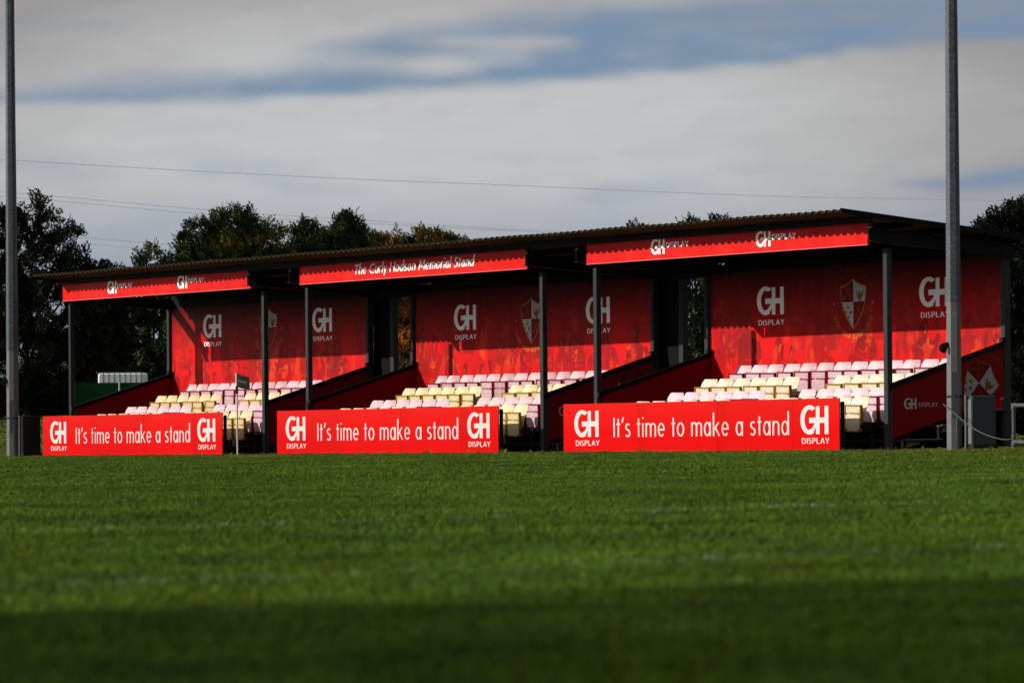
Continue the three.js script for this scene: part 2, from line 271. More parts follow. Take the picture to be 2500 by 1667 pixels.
// one back wall print per bay
function collage(k) {
  const W = 2048, H = 640, X0 = 0.02, XW = 8.36, Y0 = 0.56, YH = 2.6, ppx = W / XW, ppy = H / YH;
  const px = (x) => (x - X0) * ppx, py = (y) => H - (y - Y0) * ppy;
  return canvasTex(W, H, (g) => {
    const bg = g.createLinearGradient(0, 0, 0, H); bg.addColorStop(0, 'rgb(84,0,0)'); bg.addColorStop(0.2, 'rgb(176,0,0)'); bg.addColorStop(0.4, 'rgb(234,4,6)'); bg.addColorStop(0.6, 'rgb(208,22,24)'); bg.addColorStop(1, 'rgb(214,4,2)'); g.fillStyle = bg; g.fillRect(0, 0, W, H);  // upper reds painted brighter to lift the shaded part of the wall
    for (let i = 0; i < 60; i++) { g.fillStyle = `rgba(${rr(120, 235) | 0},${rr(0, 30) | 0},${rr(0, 24) | 0},${rr(0.05, 0.2)})`; g.beginPath(); g.ellipse(rr(0, W), rr(H * 0.25, H), rr(20, 150), rr(30, 160), rr(0, 3), 0, 7); g.fill(); }
    const OR = (a, d = 0) => `rgba(${(228 - d) | 0},${(62 + rr(-18, 22) - d * 0.3) | 0},${(18 + rr(-6, 12)) | 0},${a})`, DK = (a) => `rgba(${rr(120, 170) | 0},${rr(8, 26) | 0},${rr(14, 28) | 0},${a})`;
    // printed crowd and players: anonymous overlapping torsos, arms, heads, drapes
    const blob = (cx, cy, w, h) => { const n = 7, a0 = rr(0, 6.28), P = []; for (let i = 0; i < n; i++) { const a = a0 + i / n * 6.283, k = rr(0.45, 1.15); P.push([cx + Math.cos(a) * w * k, cy + Math.sin(a) * h * k]); } g.beginPath(); P.forEach(([px2, py2], i) => { const q = P[(i + 1) % n]; const mx = (px2 + q[0]) / 2, my = (py2 + q[1]) / 2; i ? g.quadraticCurveTo(px2, py2, mx, my) : g.moveTo(mx, my); }); g.quadraticCurveTo(P[0][0], P[0][1], (P[0][0] + P[1][0]) / 2, (P[0][1] + P[1][1]) / 2); g.closePath(); g.fill(); };
    const body = (x, base, s, al) => {
      const lean = rr(-0.3, 0.3), lit = rnd() < 0.5 ? -1 : 1, hot = rnd();
      g.save(); g.translate(x, base); g.scale(s, s); g.transform(1, 0, lean * -0.4, 1, 0, 0);
      g.save(); g.beginPath();
      g.moveTo(-62, 60); g.bezierCurveTo(-74, -40, -92, -110, -52, -146); g.quadraticCurveTo(-30, -160, -14, -164); g.bezierCurveTo(-40, -190, -30, -246, 2, -244); g.bezierCurveTo(36, -244, 36, -190, 14, -164); g.quadraticCurveTo(40, -158, 56, -144); g.bezierCurveTo(96, -110, 76, -40, 64, 60); g.closePath();
      if (rnd() < 0.55) { const q = rnd() < 0.5 ? -1 : 1; g.moveTo(q * 50, -140); g.bezierCurveTo(q * 92, -150, q * 96, -190, q * rr(60, 92), rr(-262, -226)); g.lineTo(q * rr(86, 112), rr(-262, -236)); g.bezierCurveTo(q * 128, -170, q * 112, -110, q * 60, -84); g.closePath(); }
      g.fillStyle = DK(al); g.fill(); g.clip();
      for (let i = 0; i < 6; i++) { g.fillStyle = DK(al * 0.6); blob(rr(-80, 80), rr(-150, 60), rr(12, 46), rr(16, 60)); }
      const n = 7 + hot * 13 | 0;                                      // highlights of a posterised print, on one side only
      for (let i = 0; i < n; i++) { g.fillStyle = OR(al * rr(0.7, 1), rr(-8, 40)); blob(lit * rr(4, 78), rr(-150, 70), rr(7, 34), rr(12, 52)); }
      for (let i = 0; i < 5; i++) { g.strokeStyle = rnd() < 0.6 ? OR(al * 0.9, rr(0, 30)) : DK(al); g.lineWidth = rr(2, 7); g.beginPath(); const yy = rr(-140, 40); g.moveTo(rr(-70, -10), yy); g.quadraticCurveTo(rr(-20, 20), yy + rr(-10, 46), rr(10, 70), yy + rr(-34, 40)); g.stroke(); }
      if (rnd() < 0.3) for (let i = 0; i < 4; i++) { g.fillStyle = DK(al * 0.8); g.fillRect(-90, -130 + i * 44, 180, 18); }
      g.fillStyle = OR(al * 0.9, rr(0, 30)); blob(lit * 10, -196, 15, 26); g.fillStyle = DK(al); blob(-lit * 12, -216, 18, 24); blob(0, -236, 30, 14);
      g.restore();
      g.restore();
    };
    for (let i = 0; i < 26; i++) body(rr(0, W), rr(170, 340), rr(0.7, 1.2), rr(0.3, 0.5));
    for (let i = 0; i < 15; i++) body((i + rr(0.1, 0.9)) * W / 15, 490 - rr(-70, 70), rr(0.7, 1.15), rr(0.7, 0.95));
    for (let i = 0; i < 6; i++) { g.fillStyle = OR(rr(0.35, 0.8)); const x = rr(0, W), y = rr(300, 500); g.beginPath(); g.moveTo(x, y); g.bezierCurveTo(x + rr(-30, 30), y - rr(40, 120), x + rr(10, 60), y - rr(60, 190), x + rr(20, 60), y - rr(60, 180)); g.bezierCurveTo(x + rr(40, 80), y - 60, x + rr(20, 50), y - 20, x + rr(20, 60), y + rr(0, 40)); g.closePath(); g.fill(); }
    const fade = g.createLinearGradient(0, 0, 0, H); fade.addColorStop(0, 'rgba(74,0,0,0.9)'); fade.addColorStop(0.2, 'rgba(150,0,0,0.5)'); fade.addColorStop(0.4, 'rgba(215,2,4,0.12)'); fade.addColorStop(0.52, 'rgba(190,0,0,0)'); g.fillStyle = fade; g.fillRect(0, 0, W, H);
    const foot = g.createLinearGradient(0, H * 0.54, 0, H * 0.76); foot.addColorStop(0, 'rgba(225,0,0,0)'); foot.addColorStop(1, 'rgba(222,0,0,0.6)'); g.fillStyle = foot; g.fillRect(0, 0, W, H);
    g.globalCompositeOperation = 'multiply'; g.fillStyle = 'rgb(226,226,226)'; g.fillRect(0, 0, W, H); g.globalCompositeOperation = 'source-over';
    // two monograms and the crest between them
    g.fillStyle = g.strokeStyle = 'rgb(250,248,246)';
    const off = [0, 0.03, 0.0][k], hi = [0.11, 0, 0][k];
    for (const x of [1.42 + off, 6.1 + off]) { monogram(g, px(x), py(2.87 + hi), 0.83 * ppx, 0.52 * ppy); displayWord(g, px(x + 0.05), py(2.178 + hi), 0.77 * ppx, 0.092 * ppy, 0.19); }
    g.save(); g.translate(px([4.27, 4.25, 4.26][k]), py(2.49 + hi)); g.scale(ppx / ppy, 1); crest(g, 0, 0, 0.575 * ppy, 0, 'PETERBOROUGH', 'RUGBY UNION FOOTBALL CLUB', 'rgb(168,116,30)'); g.restore();
    for (let i = 0; i < 900; i++) { g.fillStyle = `rgba(${rnd() < 0.5 ? '60,0,0' : '255,120,90'},${rr(0.03, 0.14)})`; g.fillRect(rr(0, W), rr(0, H), rr(1, 4), rr(1, 4)); }
    g.fillStyle = 'rgba(40,0,0,0.8)'; for (let q = 0; q < 4; q++) for (let y = 20; y < H; y += 75) for (const d of [8, W / 4 - 8]) { g.beginPath(); g.arc(q * W / 4 + d, y, 2, 0, 7); g.fill(); }
  });
}
const sideTex = canvasTex(1024, 768, (g, W, H) => {                  // outer print of the raking side panels: 2.6 m deep, 1.95 m high
  g.fillStyle = 'rgb(150,6,12)'; g.fillRect(0, 0, W, H);
  const sx = W / 2.6, sy = H / 1.95;
  g.fillStyle = g.strokeStyle = 'rgb(205,205,205)';
  monogram(g, 0.33 * sx, H - 0.82 * sy, 0.262 * sx, 0.188 * sy); displayWord(g, 0.64 * sx, H - 0.672 * sy, 0.385 * sx, 0.068 * sy, 0.17);
  crest(g, 1.87 * sx, H - 1.03 * sy, 0.56 * sy, 0.72, 'PETERBOROUGH', null, 'rgb(150,70,16)');
});
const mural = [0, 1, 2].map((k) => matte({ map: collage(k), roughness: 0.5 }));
const sideOut = matte({ map: sideTex, roughness: 0.5, color: col(0.45, 0.45, 0.45) }), sideIn = matte({ color: col(0.17, 0.002, 0.004), roughness: 0.5 });
for (let k = 0; k < 3; k++) {
  const X = k * BAY;
  for (const [a, b] of [[-0.12, -0.02], [8.33, 8.43]]) {
    part(stand, 'post', sh(box(X + a, X + b, -0.05, 3.25, -0.1, 0)), M.postSteel);
    const bp = part(stand, 'base_plate', sh(box(X + a - 0.06, X + b + 0.06, -0.06, 0.012, -0.16, 0.06)), M.postSteel); for (const d of [-0.08, 0.08]) for (const z of [-0.13, 0.035]) part(bp, 'bolt', sh(rod([X + (a + b) / 2 + d, 0.012, z], [X + (a + b) / 2 + d, 0.035, z], 0.012, 0.012, 6)), M.bolt);
    part(stand, 'back_post', sh(box(X + a, X + b, -0.05, 3.12, ZB - 0.13, ZB - 0.01).translate(a < 0 ? 0 : 0.03, 0, 0.07)), M.postSteel);
  }
  for (const xc of [X - 0.03, X + 8.51]) {                            // rafters: rolled steel sections running front to back
    const yb = (z) => 3.335 + 0.082 * (z - 0.2), hz = 0.21;
    const slab = (y0, y1, hw, z0 = 0.42, z1 = -2.6) => sh(prismX([[z0, yb(z0) + y0], [z0, yb(z0) + y1], [z1, yb(z1) + y1], [z1, yb(z1) + y0]], xc - hw, xc + hw));
    const bm = part(stand, 'beam', [slab(0, 0.014, 0.055), slab(hz - 0.014, hz, 0.055), slab(0.014, hz - 0.014, 0.006)], M.blackSteel);
    const cl = part(bm, 'bracket', sh(box(xc - 0.04, xc + 0.04, yb(0.36) + hz, roofY(0.36) - 0.1, 0.33, 0.39)), M.blackSteel);
    for (const d of [-0.02, 0.02]) part(bm, 'bolt', sh(rod([xc + d, yb(0.36) + hz + 0.02, 0.39], [xc + d, yb(0.36) + hz + 0.02, 0.405], 0.011, 0.011, 8)), M.bolt);
  }
  for (let q = 0; q < 4; q++) {
    const a = X + 0.02 + q * 2.09, b = a + 2.086;
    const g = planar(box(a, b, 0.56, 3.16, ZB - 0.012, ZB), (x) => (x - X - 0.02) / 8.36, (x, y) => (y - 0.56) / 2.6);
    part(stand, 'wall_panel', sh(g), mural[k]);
  }
  // raking side panels with a capping rail
  const capY = (z) => 1.035 + 0.288 * -z;
  for (const [s, a] of [[-1, X + 0.0], [1, X + 8.41]]) {
    const zA = -0.1, zC = -2.56, lowY = (z) => 0.138 + 0.28 * -z;
    const g = prismX([[zA, lowY(zA)], [zA, capY(zA) - 0.085], [zC, capY(zC) - 0.085], [zC, lowY(zC)]], a, a + 0.02);
    planar(g, (x, y, z) => -z / 2.6, (x, y) => y / 1.95);
    part(stand, 'side_panel', sh(g), s > 0 ? sideOut : sideIn, s > 0 ? 'dark red raking side panel with white monogram and tilted crest' : 'plain dark red raking side panel');
    part(stand, 'capping_rail', sh(prismX([[zA + 0.1, capY(zA + 0.1) - 0.085], [zA + 0.1, capY(zA + 0.1)], [zC, capY(zC)], [zC, capY(zC) - 0.085]], a - 0.02, a + 0.04)), M.blackSteel);
    part(stand, 'rail_bracket', sh(merge([box(a - 0.03, a + 0.05, capY(-2.4), capY(-2.4) + 0.07, -2.43, -2.36)])), M.dark);
  }
  // stepped decks, risers and their end boards
  const D = [[0.61, -2.46, -1.86], [0.375, -1.86, -1.12], [0.146, -1.12, -0.38]];
  D.forEach(([y, z0, z1], i) => {
    part(stand, 'deck', sh(box(X + 0.03, X + 8.4, y - 0.04, y, z0, z1)), M.deck);
    part(stand, 'riser', sh(box(X + 0.05, X + 8.38, i === 2 ? 0.0 : D[i + 1][0], y - 0.04, z1 - 0.03, z1 - 0.01)), M.blackSheet);
    part(stand, 'deck_edge', sh(box(X + 8.4, X + 8.425, y - 0.012, y + 0.003, z0, z1)), M.galvLow);
    part(stand, 'end_board', sh(prismX([[z1 + 0.02, y - 0.235], [z1 + 0.02, y - 0.015], [z1 - 0.34, y - 0.015], [z1 - 0.34, y - 0.08], [z1 - 0.06, y - 0.13], [z1 - 0.06, y - 0.235]], X + 8.3, X + 8.34)), M.wood);
  });
  part(stand, 'under_panel', sh(box(X + 0.03, X + 8.4, -0.05, 0.56, ZB - 0.02, ZB + 0.005)), M.blackSheet);
}
part(stand, 'eave_beam', sh(box(-0.1, 28.9, 3.09, 3.30, ZB - 0.1, ZB - 0.013)), M.blackSteel);
for (const [a, b] of [[-0.1, 9.5], [10.75, 19.95], [20.76, 28.9]]) part(stand, 'closing_strip', sh(box(a, b, 3.30, 3.47, ZB - 0.08, ZB - 0.05)), M.blackSheet);
for (const x of [8.5, 18.7]) { part(stand, 'dark_sheet', sh(box(x - 0.2, x + 0.55, -0.05, 3.2, -2.66, -2.64)), M.blackSheet); part(stand, 'back_post', sh(box(x + 0.5, x + 0.63, -0.05, 3.25, -2.72, -2.6)), M.postSteel); }

// ------------------------------------------------------------------ signs
const fasciaTex = (kind) => canvasTex(2048, 128, (g, W, H) => {
  g.fillStyle = 'rgb(190,22,18)'; g.fillRect(0, 0, W, H);
  for (let i = 0; i < 80; i++) { g.fillStyle = `rgba(${rnd() < 0.6 ? '235,90,80' : '140,20,20'},${rr(0.02, 0.07)})`; g.fillRect(rr(0, W), 0, rr(5, 120), H); }
  g.fillStyle = g.strokeStyle = 'rgb(250,248,246)';
  const sx = W / 8.3, sy = H / 0.415, y = (v) => H - (v - 3.31) * sy;
  if (kind === 'text') strokeText(g, 'The Curly Hodson Memorial Stand', (12.38 - 10.3) * sx, y(3.425), 0.128 * sy, 4.3 * sx, 0.16, 0.22, 0.15, 0.42);
  else for (const x of kind) { monogram(g, (x - 0.11) * sx, y(3.662), 0.43 * sx, 0.272 * sy); displayWord(g, (x + 0.36) * sx, y(3.50), 0.66 * sx, 0.09 * sy, 0.22); }
});
const fLabels = ['long red fascia sign with two white logos on the farthest, left bay', 'long red fascia sign with italic white lettering above the middle bay', 'long red fascia sign with two white logos above the nearest, right bay'];
const fStart = [0.21, 10.372, 20.511], fTex = [fasciaTex([2.16, 5.25]), fasciaTex('text'), fasciaTex([2.12, 5.22])];
for (let k = 0; k < 3; k++) {
  const x0 = fStart[k], L = 8.2, t = thing('fascia_sign', fLabels[k], 'sign', [x0, SG * x0, 0.262]);
  const m = matte({ map: fTex[k], roughness: 0.45, specularIntensity: 0.1 });
  const cuts = k === 1 ? [0, L] : [0, 5.12, L];
  for (let i = 0; i < cuts.length - 1; i++) { const a = cuts[i] + (i ? 0.004 : 0), b = cuts[i + 1]; part(t, 'panel', sh(planar(box(a, b, 3.31, 3.715, 0, 0.03), (x) => x / 8.3, (x, y) => (y - 3.31) / 0.415)), m); }
  part(t, 'trim', sh(box(0, L, 3.302, 3.3095, -0.02, 0.034)), M.trimRed);
  part(t, 'end_cap', sh(box(-0.012, -0.001, 3.305, 3.715, -0.02, 0.034)), M.blackSteel);
}
const boardTex = canvasTex(2048, 216, (g, W, H) => {
  g.fillStyle = 'rgb(214,3,2)'; g.fillRect(0, 0, W, H);
  const fd = g.createLinearGradient(0, 0, 0, H); fd.addColorStop(0, 'rgba(218,34,24,0.75)'); fd.addColorStop(0.45, 'rgba(218,24,16,0.45)'); fd.addColorStop(0.7, 'rgba(215,0,0,0)'); g.fillStyle = fd; g.fillRect(0, 0, W, H);   // paler red towards the top
  for (let i = 0; i < 90; i++) { g.fillStyle = `rgba(${rnd() < 0.5 ? '235,70,60' : '150,0,0'},${rr(0.01, 0.05)})`; g.fillRect(rr(0, W), rr(0, H), rr(60, 500), rr(2, 12)); }
  g.fillStyle = g.strokeStyle = WHITE;
  const sx = W / 7.9, sy = H / 0.838, y = (v) => H - v * sy;
  for (const x of [0.33, 6.86]) { monogram(g, x * sx, y(0.735), 0.77 * sx, 0.485 * sy); displayWord(g, (x + 0.05) * sx, y(0.106), 0.72 * sx, 0.092 * sy, 0.2); }
  strokeText(g, "It's time to make a stand", 1.53 * sx, y(0.248), 0.238 * sy, 5.03 * sx, 0.118, 0, 0.135, 0.40);
  for (const f of [0, 0.287, 0.58, 0.842]) { if (f) { g.fillStyle = 'rgba(90,0,0,0.5)'; g.fillRect(f * W - 1, 0, 2, H); g.fillStyle = 'rgba(150,0,0,0.10)'; g.fillRect(f * W, 0, 0.03 * W, H); } for (const d of [0.006, 0.28]) for (const v of [0.06, 0.5, 0.94]) { if (f + d > 0.995) continue; g.fillStyle = 'rgba(60,10,10,0.55)'; g.beginPath(); g.arc((f + d) * W, v * H, 2.2, 0, 7); g.fill(); } }
  for (let i = 0; i < 40; i++) { g.fillStyle = `rgba(110,60,40,${rr(0.03, 0.12)})`; const x = rr(0, W), y = rr(0, H); g.fillRect(x, y, rr(1, 3), rr(6, 40)); }
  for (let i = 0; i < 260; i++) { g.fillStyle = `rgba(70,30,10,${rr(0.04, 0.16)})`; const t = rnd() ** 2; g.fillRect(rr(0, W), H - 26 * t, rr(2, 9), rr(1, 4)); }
});
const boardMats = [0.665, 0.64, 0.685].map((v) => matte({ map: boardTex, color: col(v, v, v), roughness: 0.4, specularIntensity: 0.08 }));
const bStart = [0.42, 10.495, 20.65], bLen = [7.88, 8.02, 8.07];
const bLabels = ['long red pitch-side board with white slogan in front of the left bay', 'long red pitch-side board with white slogan in front of the middle bay', 'long red pitch-side board with white slogan in front of the right bay'];
for (let k = 0; k < 3; k++) {
  const x0 = bStart[k], L = bLen[k], t = thing('advertising_board', bLabels[k], 'advertising board', [x0, SG * x0, 0.88]);
  const cut = [0, 0.287, 0.58, 0.842, 1];
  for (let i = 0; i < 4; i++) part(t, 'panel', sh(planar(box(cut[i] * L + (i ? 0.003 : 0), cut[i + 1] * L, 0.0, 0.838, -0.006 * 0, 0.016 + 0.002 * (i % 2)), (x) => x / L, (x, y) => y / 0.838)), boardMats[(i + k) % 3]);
  for (const f of [0.2, 0.5, 0.8]) part(t, 'support_post', sh(rod([f * L, -0.05, -0.05], [f * L, 0.76, -0.05], 0.025)), M.dark);
  part(t, 'support_post', sh(merge([rod([L - 0.02, -0.05, -0.06], [L - 0.02, 0.78, -0.06], 0.034, 0.034, 12), rod([L - 0.02, 0.18, -0.06], [L - 0.02, 0.24, -0.06], 0.042, 0.042, 12), rod([L - 0.02, 0.72, -0.06], [L - 0.02, 0.77, -0.06], 0.04, 0.03, 12)])), M.blackSteel);
}

// ------------------------------------------------------------------ seats
const gridShell = (fn, nu, nv, th) => {                              // closed shell: front surface fn(u,v) and a copy pushed back by th
  const pos = [], uv = [], idx = [];
  for (const s of [0, 1]) for (let j = 0; j <= nv; j++) for (let i = 0; i <= nu; i++) { const u = i / nu * 2 - 1, v = j / nv, p = fn(u, v); pos.push(p[0] * (s ? 0.97 : 1), p[1], p[2] - s * th); uv.push(i / nu, v); }
  const n = nu + 1, lay = n * (nv + 1);
  for (let j = 0; j < nv; j++) for (let i = 0; i < nu; i++) { const a = j * n + i; idx.push(a, a + 1, a + n, a + 1, a + n + 1, a + n, a + lay, a + n + lay, a + 1 + lay, a + 1 + lay, a + n + lay, a + n + 1 + lay); }
  const front = idx.slice();
  const rim = [];
  const edge = (a, b) => rim.push(a, a + lay, b, b, a + lay, b + lay);
  for (let i = 0; i < nu; i++) { edge(i + 1, i); edge(nv * n + i, nv * n + i + 1); }
  for (let j = 0; j < nv; j++) { edge(j * n, (j + 1) * n); edge((j + 1) * n + nu, j * n + nu); }
  const mk = (ix) => { const g = new THREE.BufferGeometry(); g.setAttribute('position', new THREE.Float32BufferAttribute(pos, 3)); g.setAttribute('uv', new THREE.Float32BufferAttribute(uv, 2)); g.setIndex(ix); g.computeVertexNormals(); return g; };
  return [mk(front), mk(rim).toNonIndexed()];
};
const sup = (u, n, r) => { const a = Math.abs(u); return a > 1 - n ? r * (1 - Math.sqrt(Math.max(0, 1 - ((a - 1 + n) / n) ** 2))) : 0; };
const [backFace, backRim] = gridShell((u, v) => { const top = 0.86 - sup(u, 0.26, 0.075), y = mix(0.42, top, v); return [0.232 * u * (0.95 + 0.05 * v), y, 0.055 * u * u * (1 - 0.35 * v) - 0.10 * Math.max(0, (y - 0.45) / 0.41) ** 1.3 + 0.06 - 0.018 * v * v]; }, 12, 8, 0.011);
backRim.computeVertexNormals();
const [padFace, padRim] = gridShell((u, v) => { const y = mix(0.3 + sup(u, 0.35, 0.05), 0.575 - sup(u, 0.12, 0.012), v); return [0.186 * u, y, 0.168 + 0.012 * (1 - u * u) * Math.sin(v * 3.0)]; }, 8, 6, 0.03);
padRim.computeVertexNormals();
const seatPlate = [box(-0.196, 0.196, 0.594, 0.704, 0.13, 0.158)];
const seatRim = [box(-0.217, 0.217, 0.704, 0.724, 0.12, 0.172), box(-0.217, -0.196, 0.3, 0.704, 0.12, 0.17), box(0.196, 0.217, 0.3, 0.704, 0.12, 0.17), box(-0.2, 0.2, 0.582, 0.592, 0.12, 0.163), box(-0.17, 0.17, 0.285, 0.298, 0.13, 0.185)];
const seatBracket = [box(0.222, 0.262, 0.30, 0.44, -0.02, 0.14), box(0.218, 0.268, 0.36, 0.40, 0.1, 0.19), box(0.23, 0.255, 0.0, 0.32, -0.06, -0.01)];
function makeSeat(name, face, rim, label, group) {
  const t = thing(name, label, 'stadium seat', [0, 0, 0], group);
  const b = part(t, 'backrest', backFace, face); part(b, 'backrest_edge', backRim, rim);
  const s = part(t, 'seat', merge([padFace, ...seatPlate]), face); part(s, 'seat_rim', merge([padRim, ...seatRim]), rim);
  part(t, 'bracket', merge(seatBracket), M.dark);
  return t;
}
const ORD = ['first', 'second', 'third', 'fourth', 'fifth', 'sixth', 'seventh', 'eighth', 'ninth', 'tenth', 'eleventh', 'twelfth', 'thirteenth', 'fourteenth'];
const BAYN = ['left bay', 'middle bay', 'right bay'], ROWN = ['top row', 'second row', 'third row', 'front row'];
const tints = {};
{
  const pr = [makeSeat('stadium_seat', M.pinkFade, M.pink, '', 'tip-up seats in the stand'), makeSeat('stadium_seat', M.creamFade, M.cream, '', 'tip-up seats in the stand')];
  const variants = [[], []];
  for (let c = 0; c < 2; c++) for (let i = 0; i < 9; i++) { const m = (c ? M.creamFade : M.pinkFade).clone(); const bay = Math.floor(i / 3), v = i % 3; const q = c ? [[1.03, 0.92, 0.86], [1.03, 1.04, 0.98], [1.04, 1.12, 1.42]][bay] : [[1.02, 1.0, 1.02], [0.96, 1.0, 1.0], [1.08, 1.2, 1.22]][bay]; const k = [0.94, 1.0, 1.06][v]; m.color.setRGB(m.color.r * q[0] * k, m.color.g * q[1] * k * (v === 0 && !c ? 0.86 : 1), m.color.b * q[2] * k * (v === 0 && !c ? 0.86 : 1)); m.roughness = [0.36, 0.42, 0.48][v]; variants[c].push(m); }
  const rowZ = [-2.2, -1.465, -0.73, 0.0], rowY = [0.61, 0.375, 0.146, 0.0];
  let firstUsed = [false, false];
  for (let k = 0; k < 3; k++) for (let r = 0; r < 4; r++) {
    const c = r % 2;
    for (let i = 0; i < 14; i++) {
      if (r && (i === 6 || i === 7)) continue;
      let o; if (!firstUsed[c]) { o = pr[c]; firstUsed[c] = true; } else { o = pr[c].clone(); o.name = numbered('stadium_seat'); scene.add(o); }
      const x = k * BAY + 1.16 + (i + 0.5) * 0.4868;
      o.position.set(x, SG * x + rowY[r], rowZ[r] + 0.02); o.rotation.y = rr(-0.02, 0.02); o.children[1].rotation.x = rr(-0.015, 0.05); o.children[0].rotation.x = rr(-0.012, 0.012);
      const light = r === 2 ? 2 : 1; const v = Math.min(2, Math.max(0, (rnd() * 3 | 0) * (r === 0 ? 1 : 0) + (r ? light : 0) - (rnd() < 0.15 ? 1 : 0)));
      const m = variants[c][k * 3 + v]; o.children[0].material = m; o.children[1].material = m;
      const blk = r === 0 ? '' : i < 6 ? ', left block' : ', right block', n = r === 0 ? i : i < 6 ? i : i - 8;
      const tone = c ? ['orange cream', 'warm cream', 'pale cream'][k] : v === 2 ? 'pale pink' : v === 0 ? 'reddish pink' : 'faded pink';
      o.userData.label = `${tone} tip-up seat, ${ORD[n]} from left${blk}, ${ROWN[r]}, ${BAYN[k]}`;
    }
  }
}

// ------------------------------------------------------------------ floodlight columns and boxes beside them
function column(x, z, r0, r1, H, label, boxX) {
  const t = thing('floodlight_column', label, 'floodlight pole', [x, SG * x, z], 'galvanised columns at the pitch edge');
  const oct = (y0, y1, a, b) => { const g = new THREE.CylinderGeometry(b, a, y1 - y0, 8, 1).toNonIndexed(); g.rotateY(0.518); g.translate(0, (y0 + y1) / 2, 0); g.computeVertexNormals(); const p = g.attributes.position, uv = g.attributes.uv; for (let i = 0; i < p.count; i++) uv.setXY(i, (p.getX(i) + p.getZ(i)) * 1.5, p.getY(i) * 1.1); return g; };
  const R = (y) => mix(r0, r1, y / H);
  part(t, 'lower_shaft', merge([oct(-0.1, 0.56, R(0), R(0)), oct(0.56, 2.285, R(0) * 0.985, R(2.3) * 0.99)]), M.galvLow);
  part(t, 'upper_shaft', oct(2.285, H > 9 ? 6.75 : 6.66, R(2.285) * 1.03, R(6.7)), M.galv);
  part(t, 'top_shaft', oct(H > 9 ? 6.75 : 6.66, H, R(6.7) * 0.985, r1), M.galv);
  const s = new THREE.Shape(); s.moveTo(-0.03, -0.10); s.absarc(0.045, 0.0, 0.078, -Math.PI / 2, Math.PI / 2); s.lineTo(-0.03, 0.10);
  for (const d of [-0.05, 0.03]) { const g = new THREE.ExtrudeGeometry(s, { depth: 0.018, bevelEnabled: false }); g.translate(R(1.57) * 0.86, 1.57, d); g.rotateY(-1.9); part(t, 'hinge_lug', g, M.dark); }
  part(t, 'door', (() => { const g = box(-0.06, 0.06, 0.5, 1.2, R(0) * 0.9, R(0) * 0.955); g.rotateY(1.05); return g; })(), M.galvLow);
  part(t, 'collar', oct(0.80, 0.835, R(0) * 1.02, R(0) * 1.02), M.dark);
  const lg = (() => { const g = box(-0.02, 0.02, 0.25, 0.5, R(0), R(0) + 0.012); g.rotateY(1.3); return g; })(); part(t, 'cable_clip', lg, M.galvLow);
  return t;
}
column(31.82, 1.0, 0.128, 0.092, 9.2, 'galvanised octagonal floodlight pole at right, beside the nearest bay');
column(-0.81, 1.0, 0.138, 0.088, 12.5, 'galvanised octagonal floodlight pole at the left edge of the picture');
function pillar(x, z, w, d, h, label, m, me) {
  const t = thing('feeder_pillar', label, 'electrical cabinet', [x, SG * x, z]);
  const g = new RoundedBoxGeometry(w, h, d, 2, 0.012); g.translate(w / 2, h / 2, -d / 2); part(t, 'cabinet_body', g, m);
  part(t, 'door', box(0.02, w - 0.02, 0.08, h - 0.05, 0.002, 0.012), me);
  const p = box(w + 0.0005, w + 0.01, 0.05, h - 0.05, -d + 0.03, -0.03); part(t, 'side_plate', p, m);
  part(t, 'corner_strip', rod([0.03, 0, 0.03], [0.03, h + 0.01, 0.03], 0.02, 0.02, 10), M.galvLow);
  part(t, 'plinth', box(-0.02, w + 0.03, -0.05, 0.07, -d - 0.02, 0.01), M.cabinetDark);
}
pillar(32.05, 0.95, 0.16, 0.46, 0.82, 'grey metal cabinet standing just right of the right floodlight pole', M.cabinet, M.galvLow);
pillar(-0.56, 0.95, 0.14, 0.42, 0.86, 'near-black metal cabinet standing just right of the left floodlight pole', M.cabinetDark, M.cabinetDark);
// chain slung from the right column to a small tubular frame
{
  const x = 33.27, t = thing('tubular_frame', 'low grey pipe frame standing at the right edge of the picture', 'barrier', [x, SG * x, 1.0]);
  const P = (a, b) => part(t, 'pipe', rod(a, b, 0.03, 0.03, 12), M.pipe);
  P([0, -0.05, 0], [0, 0.66, 0]); P([0, 0.66, 0], [1.9, 0.69, 0.05]); P([0, 0.1, 0], [1.9, 0.13, 0.05]); P([1.9, -0.05, 0.05], [1.9, 0.69, 0.05]);
  for (const y of [0.66, 0.1]) part(t, 'pipe_fitting', [rod([0, y - 0.06, 0], [0, y + 0.035, 0], 0.04, 0.04, 12), rod([0, y, 0], [0.08, y, 0], 0.038, 0.038, 12)], M.pipe);
  const rp = thing('chain', 'thin grey chain sagging from the right floodlight pole to the pipe frame', 'chain', [31.82, SG * 31.82, 1.14]);
  part(rp, 'link_line', [tube([[-0.1, 0.7, 0], [0.22, 0.55, 0.01], [0.5, 0.40, 0], [0.8, 0.28, 0], [1.1, 0.2, -0.02], [1.38, 0.165, -0.06], [1.47, 0.19, -0.12]], 0.006, 60, 6), ...Array.from({ length: 46 }, (_, i) => { const s = i / 45, X = mix(-0.08, 1.42, s), Y = 0.165 + 0.53 * (1 - s) ** 1.9; const g = new THREE.TorusGeometry(0.010, 0.0035, 5, 8); g.rotateX(i % 2 ? 1.57 : 0); g.translate(X, Y, mix(0, -0.08, s * s)); return g; })], M.rope);
}
